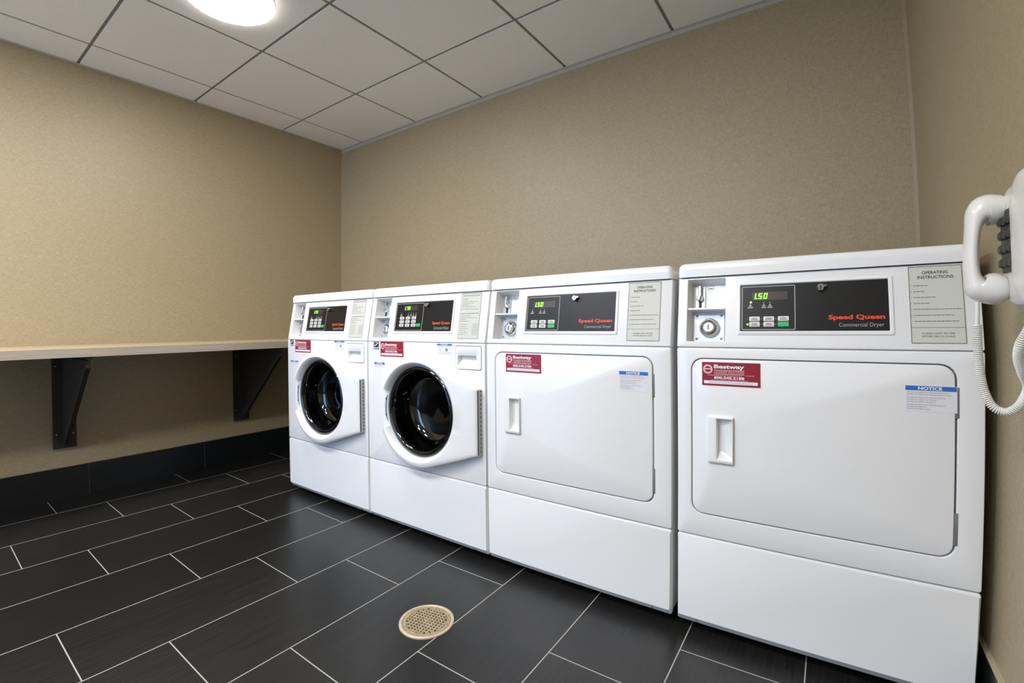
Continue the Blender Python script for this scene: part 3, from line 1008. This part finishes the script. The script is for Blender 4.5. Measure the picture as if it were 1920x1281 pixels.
        zt = nz + nh
        b.rect(nx + 0.001, nx + nw - 0.001, zt - 0.0075, zt - 0.0008, 0.0007, MT['blue'], front)
        b.text('NOTICE', nx + nw * 0.27, nx + nw * 0.70, zt - 0.0066, zt - 0.0020, 0.0010, MT['swhite'], front, bold=2)
        b.lines([(nx + 0.004, nx + nw - 0.006, zt - 0.012), (nx + 0.008, nx + nw - 0.010, zt - 0.037), (nx + 0.008, nx + nw - 0.016, zt - 0.042)], 0.0012, 0.0008, MT['paperink'], front)
        b.rect(nx + nw * 0.56, nx + nw * 0.72, zt - 0.030, zt - 0.020, 0.0008, MT['seam'], front)
        b.rect(nx + nw * 0.14, nx + nw * 0.28, zt - 0.026, zt - 0.023, 0.0008, MT['paperink'], front)
        b.build('notice_label', root, angle=0, recalc=False)
        nx, nz, nw, nh = blue
        b = MB()
        b.rect(nx, nx + nw, nz, nz + nh, 0.0004, MT['paper'], front)
        b.rect(nx + 0.001, nx + nw - 0.001, nz + nh - 0.0095, nz + nh - 0.0010, 0.0007, MT['blue'], front)
        b.text('NOTICE', nx + nw * 0.24, nx + nw * 0.76, nz + nh - 0.0082, nz + nh - 0.0024, 0.0010, MT['swhite'], front, bold=2)
        b.lines([(nx + 0.004, nx + nw - 0.006, nz + nh - 0.014), (nx + 0.004, nx + nw - 0.016, nz + nh - 0.018)], 0.0010, 0.0008, MT['paperink'], front)
        b.build('caution_label', root, angle=0, recalc=False)
    console(root, kind, price, W)
    if 'lit' in root:
        del root['lit']
    return root


def washer_door(root, CC):
    R = 0.228
    HX, HZ0, HZ1 = 0.6650, 0.4170, 0.6680
    cx, cz = CC
    # outline: convex hull of the ring and the hinge edge
    pts = [(cx + R * math.cos(math.radians(a)), cz + R * math.sin(math.radians(a))) for a in range(0, 360, 2)] + [(HX, HZ0), (HX, HZ1)]
    pts = sorted(set(pts))

    def half(ps):
        h = []
        for p in ps:
            while len(h) > 1 and (h[-1][0] - h[-2][0]) * (p[1] - h[-2][1]) - (h[-1][1] - h[-2][1]) * (p[0] - h[-2][0]) <= 0:
                h.pop()
            h.append(p)
        return h[:-1]
    hull = half(pts) + half(pts[::-1])

    def rho(a):
        dx, dz = math.cos(a), math.sin(a)
        best = 0
        for i in range(len(hull)):
            x0, z0 = hull[i][0] - cx, hull[i][1] - cz
            x1, z1 = hull[(i + 1) % len(hull)][0] - cx, hull[(i + 1) % len(hull)][1] - cz
            ex, ez = x1 - x0, z1 - z0
            den = dx * ez - dz * ex
            if abs(den) < 1e-12:
                continue
            t = (x0 * ez - z0 * ex) / den
            s = (x0 * dz - z0 * dx) / den
            if t > 0 and -1e-6 <= s <= 1 + 1e-6:
                best = max(best, t)
        return best
    a0, a1 = math.radians(156), math.radians(204)
    angs = [math.radians(a) for a in range(0, 360, 2)]
    angs += [math.atan2(HZ0 - cz, HX - cx) % (2 * math.pi), math.atan2(HZ1 - cz, HX - cx) % (2 * math.pi)]
    angs = [a for a in angs if abs(a - a0) > 0.01 and abs(a - a1) > 0.01]
    items = [(a, a0 < a < a1) for a in angs] + [(a0 - 1e-4, False), (a0 + 1e-2, True), (a1 - 1e-2, True), (a1 + 1e-4, False)]
    items.sort()

    def depth(x):
        if x < 0.56:
            return 0.062 - 0.014 * min(max((x - 0.25) / 0.31, 0), 1)
        return 0.048 - 0.022 * min((x - 0.56) / (HX - 0.56), 1)
    loops = [[] for _ in range(14)]
    for a, cutt in items:
        q = rho(a)
        ca, sa = math.cos(a), math.sin(a)

        def P(r, k=None, n=None):
            x, z = cx + r * ca, cz + r * sa
            if n is None:
                n = depth(x) * k
                if cutt:
                    n = min(n, 0.037 * (0.6 if k < 0.7 else 1))
            return front(x, z, n)
        fr = max(q - 0.022, 0.206)
        seq = [P(q, n=0.0), P(q, 0.66), P(q - 0.0018, 0.80), P(q - 0.0055, 0.915), P(q - 0.0115, 0.975), P(fr, 1.0), P(fr * 0.5 + 0.1020, 1.0), P(0.2040, 1.0)]
        dn = depth(cx + 0.2 * ca)
        for rr, k in (((0.2035, 0.61), (0.2005, 0.61), (0.1960, 0.61), (0.1915, 0.61)) if cutt else ((0.2035, 0.99), (0.2005, 0.96), (0.1970, 0.88), (0.1930, 0.78))):
            seq.append(front(cx + rr * ca, cz + rr * sa, dn * k))
        seq += [front(cx + 0.1885 * ca, cz + 0.1885 * sa, 0.0350), front(cx + 0.1865 * ca, cz + 0.1865 * sa, 0.024)]
        for l, p in zip(loops, seq):
            l.append(p)
    b = MB()
    b.loft(loops, MT['plastic'])
    door = b.build('door', root, angle=28)
    b = MB()
    b.lathe([(0.1885, 0.0325), (0.1868, 0.0345), (0.1845, 0.0330), (0.1838, 0.0270)], front, MT['seam'], 96, c=CC)
    b.build('glass_trim', door)
    b = MB()
    b.lathe([(0.1845, 0.0290), (0.1795, 0.0350), (0.1710, 0.0360), (0.1640, 0.0290), (0.1600, 0.0160), (0.1570, -0.002), (0.1530, -0.028), (0.1470, -0.050), (0.1360, -0.064), (0.1100, -0.073), (0.0600, -0.078), (0.0, -0.080)], front, MT['glass'], 96, c=CC)
    g = b.build('glass', door, angle=60)
    g['label'] = 'dark smoked round glass'
    # finger slot of the pull grip with two latch marks
    b = MB()
    arc = [math.radians(162 + k * 2) for k in range(19)]
    wd = [0.0095 * math.sin(math.pi * k / 18) ** 0.5 for k in range(19)]
    b.loft([[front(cx + (0.1925 + d * (1 if e else 0)) * math.cos(a), cz + (0.1925 + d * (1 if e else 0)) * math.sin(a), 0.0402) for a, d in zip(arc, wd)] for e in (0, 1)], MT['seam'], closed=False)
    b.build('grip_slot', door, angle=0)
    for ang in (169, 189):
        a = math.radians(ang)
        b = MB()
        px, pz = cx + 0.1975 * math.cos(a), cz + 0.1975 * math.sin(a)
        b.box(px - 0.0025, px + 0.0025, -0.0415, -0.0400, pz - 0.005, pz + 0.005, MT['shadow_gap'])
        b.build('latch', door)
    # piano hinge on the right edge
    b = MB()
    b.box(HX + 0.0004, HX + 0.0028, -0.0215, -0.0002, HZ0 + 0.004, HZ1 - 0.004, MT['outline'])
    b.box(HX + 0.0002, HX + 0.0026, -0.0252, -0.0215, HZ0 + 0.004, HZ1 - 0.004, MT['shadow_gap'])
    for i in range(15):
        z = HZ0 + 0.012 + i * 0.0163
        b.box(HX + 0.0024, HX + 0.0031, -0.0100, -0.0045, z, z + 0.006, MT['shadow_gap'])
    b.build('hinge', door, angle=0)
    # rubber boot and drum behind the glass
    b = MB()
    b.lathe([(0.183, 0.018), (0.176, 0.002), (0.172, -0.02), (0.182, -0.04), (0.170, -0.055), (0.176, -0.080), (0.190, -0.090)], front, MT['gasket'], 72, c=CC)
    b.build('gasket', root)
    b = MB()
    b.lathe([(0.190, -0.090), (0.225, -0.094), (0.235, -0.105), (0.235, -0.420), (0.220, -0.440), (0.08, -0.450), (0.0, -0.450)], front, MT['drum'], 72, c=CC)
    b.build('drum', root)


machine('washer', 0.0, 0.6885, 'white front-loading coin washer at the left end of the row, next to the folding counter', 'white coin laundry machines', '75',
        (0.0770, 0.7750), notice=(0.4345, 0.789, 0.083, 0.052), estar=(0.0285, 0.8080, 0.033, 0.0325), blue=(0.0310, 0.7060, 0.074, 0.024))
machine('washer', 0.6969, 0.6835, 'white front-loading coin washer between the leftmost washer and the dryers', 'white coin laundry machines', '75',
        (0.0880, 0.7755), notice=(0.4365, 0.786, 0.083, 0.052), estar=(0.0415, 0.8050, 0.036, 0.0345), blue=(0.0440, 0.7240, 0.072, 0.024))
machine('dryer', 1.3884, 0.6810, 'white coin dryer with solid door, standing directly right of the two washers', 'white coin laundry machines', '50',
        (0.0905, 0.7405), notice=(0.5215, 0.7040, 0.0930, 0.0615))
machine('dryer', 2.0875, 0.6785, 'white coin dryer at the right end of the row, half behind the wall phone', 'white coin laundry machines', '50',
        (0.0700, 0.7360), lit=True, notice=(0.5315, 0.7015, 0.0970, 0.0600))


# ---------------------------------------------------------------- wall phone
def smooth(pts, sub=6):
    out = []
    n = len(pts)
    for i in range(n - 1):
        p0, p1, p2, p3 = pts[max(i - 1, 0)], pts[i], pts[i + 1], pts[min(i + 2, n - 1)]
        for k in range(sub):
            t = k / sub
            out.append(tuple(0.5 * ((2 * p1[j]) + (-p0[j] + p2[j]) * t + (2 * p0[j] - 5 * p1[j] + 4 * p2[j] - p3[j]) * t * t + (-p0[j] + 3 * p1[j] - 3 * p2[j] + p3[j]) * t ** 3) for j in range(len(p1))))
    out.append(tuple(pts[-1]))
    return out


PO = (XR, -0.300, 0.930)
ph = empty('wall_phone', PO)
tag(ph, 'cream-white corded phone mounted on the right wall, its handset hanging on the far side', 'phone')


def pf(y, z, n):      # n = distance out from the right wall
    return (XR - n, y, z)


b = MB()
prof = [(0.0, 0.0), (0.0, 0.036), (0.003, 0.045), (0.010, 0.052), (0.022, 0.0555)]
b.floft([(rrect(-0.440 + i, -0.205 - i, 0.932 + i, 1.150 - i, 0.060 - i), n) for i, n in prof], pf, MT['phone'], True, True)
b.build('phone_body', ph, origin=PO)
b = MB()
prof = [(0.0, 0.050), (0.0, 0.060), (0.004, 0.066), (0.012, 0.069), (0.03, 0.070)]
b.floft([(rrect(-0.440 + i, -0.316 - i, 0.936 + i, 1.148 - i, 0.056 - i), n) for i, n in prof], pf, MT['phone'], False, True)
b.build('phone_cover', ph, origin=PO)
b = MB()
b.floft([(rrect(-0.313, -0.236, 0.994, 1.104, 0.004), 0.050), (rrect(-0.313, -0.236, 0.994, 1.104, 0.004), 0.0575), (rrect(-0.311, -0.238, 0.996, 1.102, 0.004), 0.0585)], pf, MT['phone_dark'], False, True)
kp = b.build('keypad', ph, origin=PO)
kp['label'] = 'dark keypad'
for j in range(4):
    for i in range(3):
        y0 = -0.3085 + i * 0.0240
        z0 = 1.003 + j * 0.0245
        b = MB()
        b.floft([(rrect(y0, y0 + 0.017, z0, z0 + 0.0150, 0.003), 0.058), (rrect(y0, y0 + 0.017, z0, z0 + 0.0150, 0.003), 0.0635), (rrect(y0 + 0.002, y0 + 0.015, z0 + 0.002, z0 + 0.013, 0.003), 0.0655)], pf, MT['phone_dark'], False, True)
        b.build('phone_key', kp, origin=PO)

HY = -0.240
hp = [(2.7425, 1.1080, 0.0170, 0.0170), (2.7400, 1.1080, 0.0240, 0.0235), (2.7300, 1.1095, 0.0270, 0.0265), (2.7180, 1.1105, 0.0280, 0.0275), (2.7100, 1.1065, 0.0245, 0.0265), (2.7035, 1.0990, 0.0180, 0.0250), (2.6985, 1.0830, 0.0128, 0.0235),
      (2.6953, 1.0600, 0.0112, 0.0225), (2.6935, 1.0350, 0.0110, 0.0220), (2.6930, 1.0120, 0.0112, 0.0220), (2.6938, 0.9950, 0.0118, 0.0225), (2.6965, 0.9820, 0.0150, 0.0235), (2.7010, 0.9715, 0.0205, 0.0255), (2.7110, 0.9680, 0.0258, 0.0270), (2.7220, 0.9675, 0.0285, 0.0280), (2.7320, 0.9675, 0.0275, 0.0272), (2.7400, 0.9678, 0.0225, 0.0230), (2.7425, 0.9680, 0.0150, 0.0160)]
hs = smooth(hp, 4)
b = MB()
loops = []
for i, (x, z, th, wd) in enumerate(hs):
    xa, za = hs[max(i - 1, 0)][:2]
    xb, zb = hs[min(i + 1, len(hs) - 1)][:2]
    tx, tz = xb - xa, zb - za
    l = math.hypot(tx, tz)
    nx, nz = -tz / l, tx / l
    loops.append([(x + nx * th * math.cos(a) * (abs(math.cos(a)) ** -0.15 if abs(math.cos(a)) > 1e-3 else 1), HY + wd * math.sin(a), z + nz * th * math.cos(a) * (abs(math.cos(a)) ** -0.15 if abs(math.cos(a)) > 1e-3 else 1)) for a in [2 * math.pi * k / 24 for k in range(24)]])
b.loft(loops, MT['phone'], True, True)
b.build('handset', ph, origin=PO, angle=60)
for gz in (1.098, 0.958):
    b = MB()
    b.box(2.7415, 2.7432, HY - 0.010, HY + 0.010, gz, gz + 0.020, MT['phone_dark'])
    b.build('handset_grille', ph, origin=PO, angle=0)

cp = [(2.7006, -0.24, 0.9430), (2.7004, -0.24, 0.9250), (2.6995, -0.24, 0.9002), (2.7002, -0.24, 0.8535), (2.7029, -0.24, 0.8147), (2.7084, -0.242, 0.7813), (2.7197, -0.245, 0.7555), (2.7356, -0.25, 0.7480), (2.7474, -0.26, 0.7569), (2.7554, -0.27, 0.7755), (2.7554, -0.29, 0.799), (2.7404, -0.32, 0.8237), (2.7297, -0.34, 0.8493), (2.7272, -0.36, 0.8734), (2.7350, -0.37, 0.8987), (2.7450, -0.372, 0.9350)]
path = [Vector(p) for p in smooth(cp, 24)]
b = MB()
b.tube([path[i] for i in range(0, 50, 2)], 0.0036, MT['cord'], 10)
helix = []
acc = 0.0
ref = Vector((0, 1, 0))
start = 46
PITCH_C, RC = 0.0034, 0.0062
fine = []
for i in range(start, len(path) - 1):
    for k in range(14):
        fine.append(path[i].lerp(path[i + 1], k / 14))
prev = fine[0]
for i, p in enumerate(fine):
    acc += (p - prev).length
    prev = p
    t = (fine[min(i + 1, len(fine) - 1)] - fine[max(i - 1, 0)]).normalized()
    a = (ref - t * ref.dot(t)).normalized()
    ref = a
    c = t.cross(a)
    ang = 2 * math.pi * acc / PITCH_C
    helix.append((ang, p, a.copy(), c.copy()))
hpts = []
na = int(helix[-1][0] / (2 * math.pi / 12))
j = 0
for i in range(na):
    ang = i * 2 * math.pi / 12
    while j < len(helix) - 2 and helix[j + 1][0] < ang:
        j += 1
    a_, p, a, c = helix[j]
    f = (ang - a_) / max(helix[j + 1][0] - a_, 1e-9)
    q = p.lerp(helix[j + 1][1], min(max(f, 0), 1))
    hpts.append(q + (a * math.cos(ang) + c * math.sin(ang)) * RC)
b.tube(hpts, 0.00155, MT['cord'], 5)
b.build('coiled_cord', ph, origin=PO, angle=60)
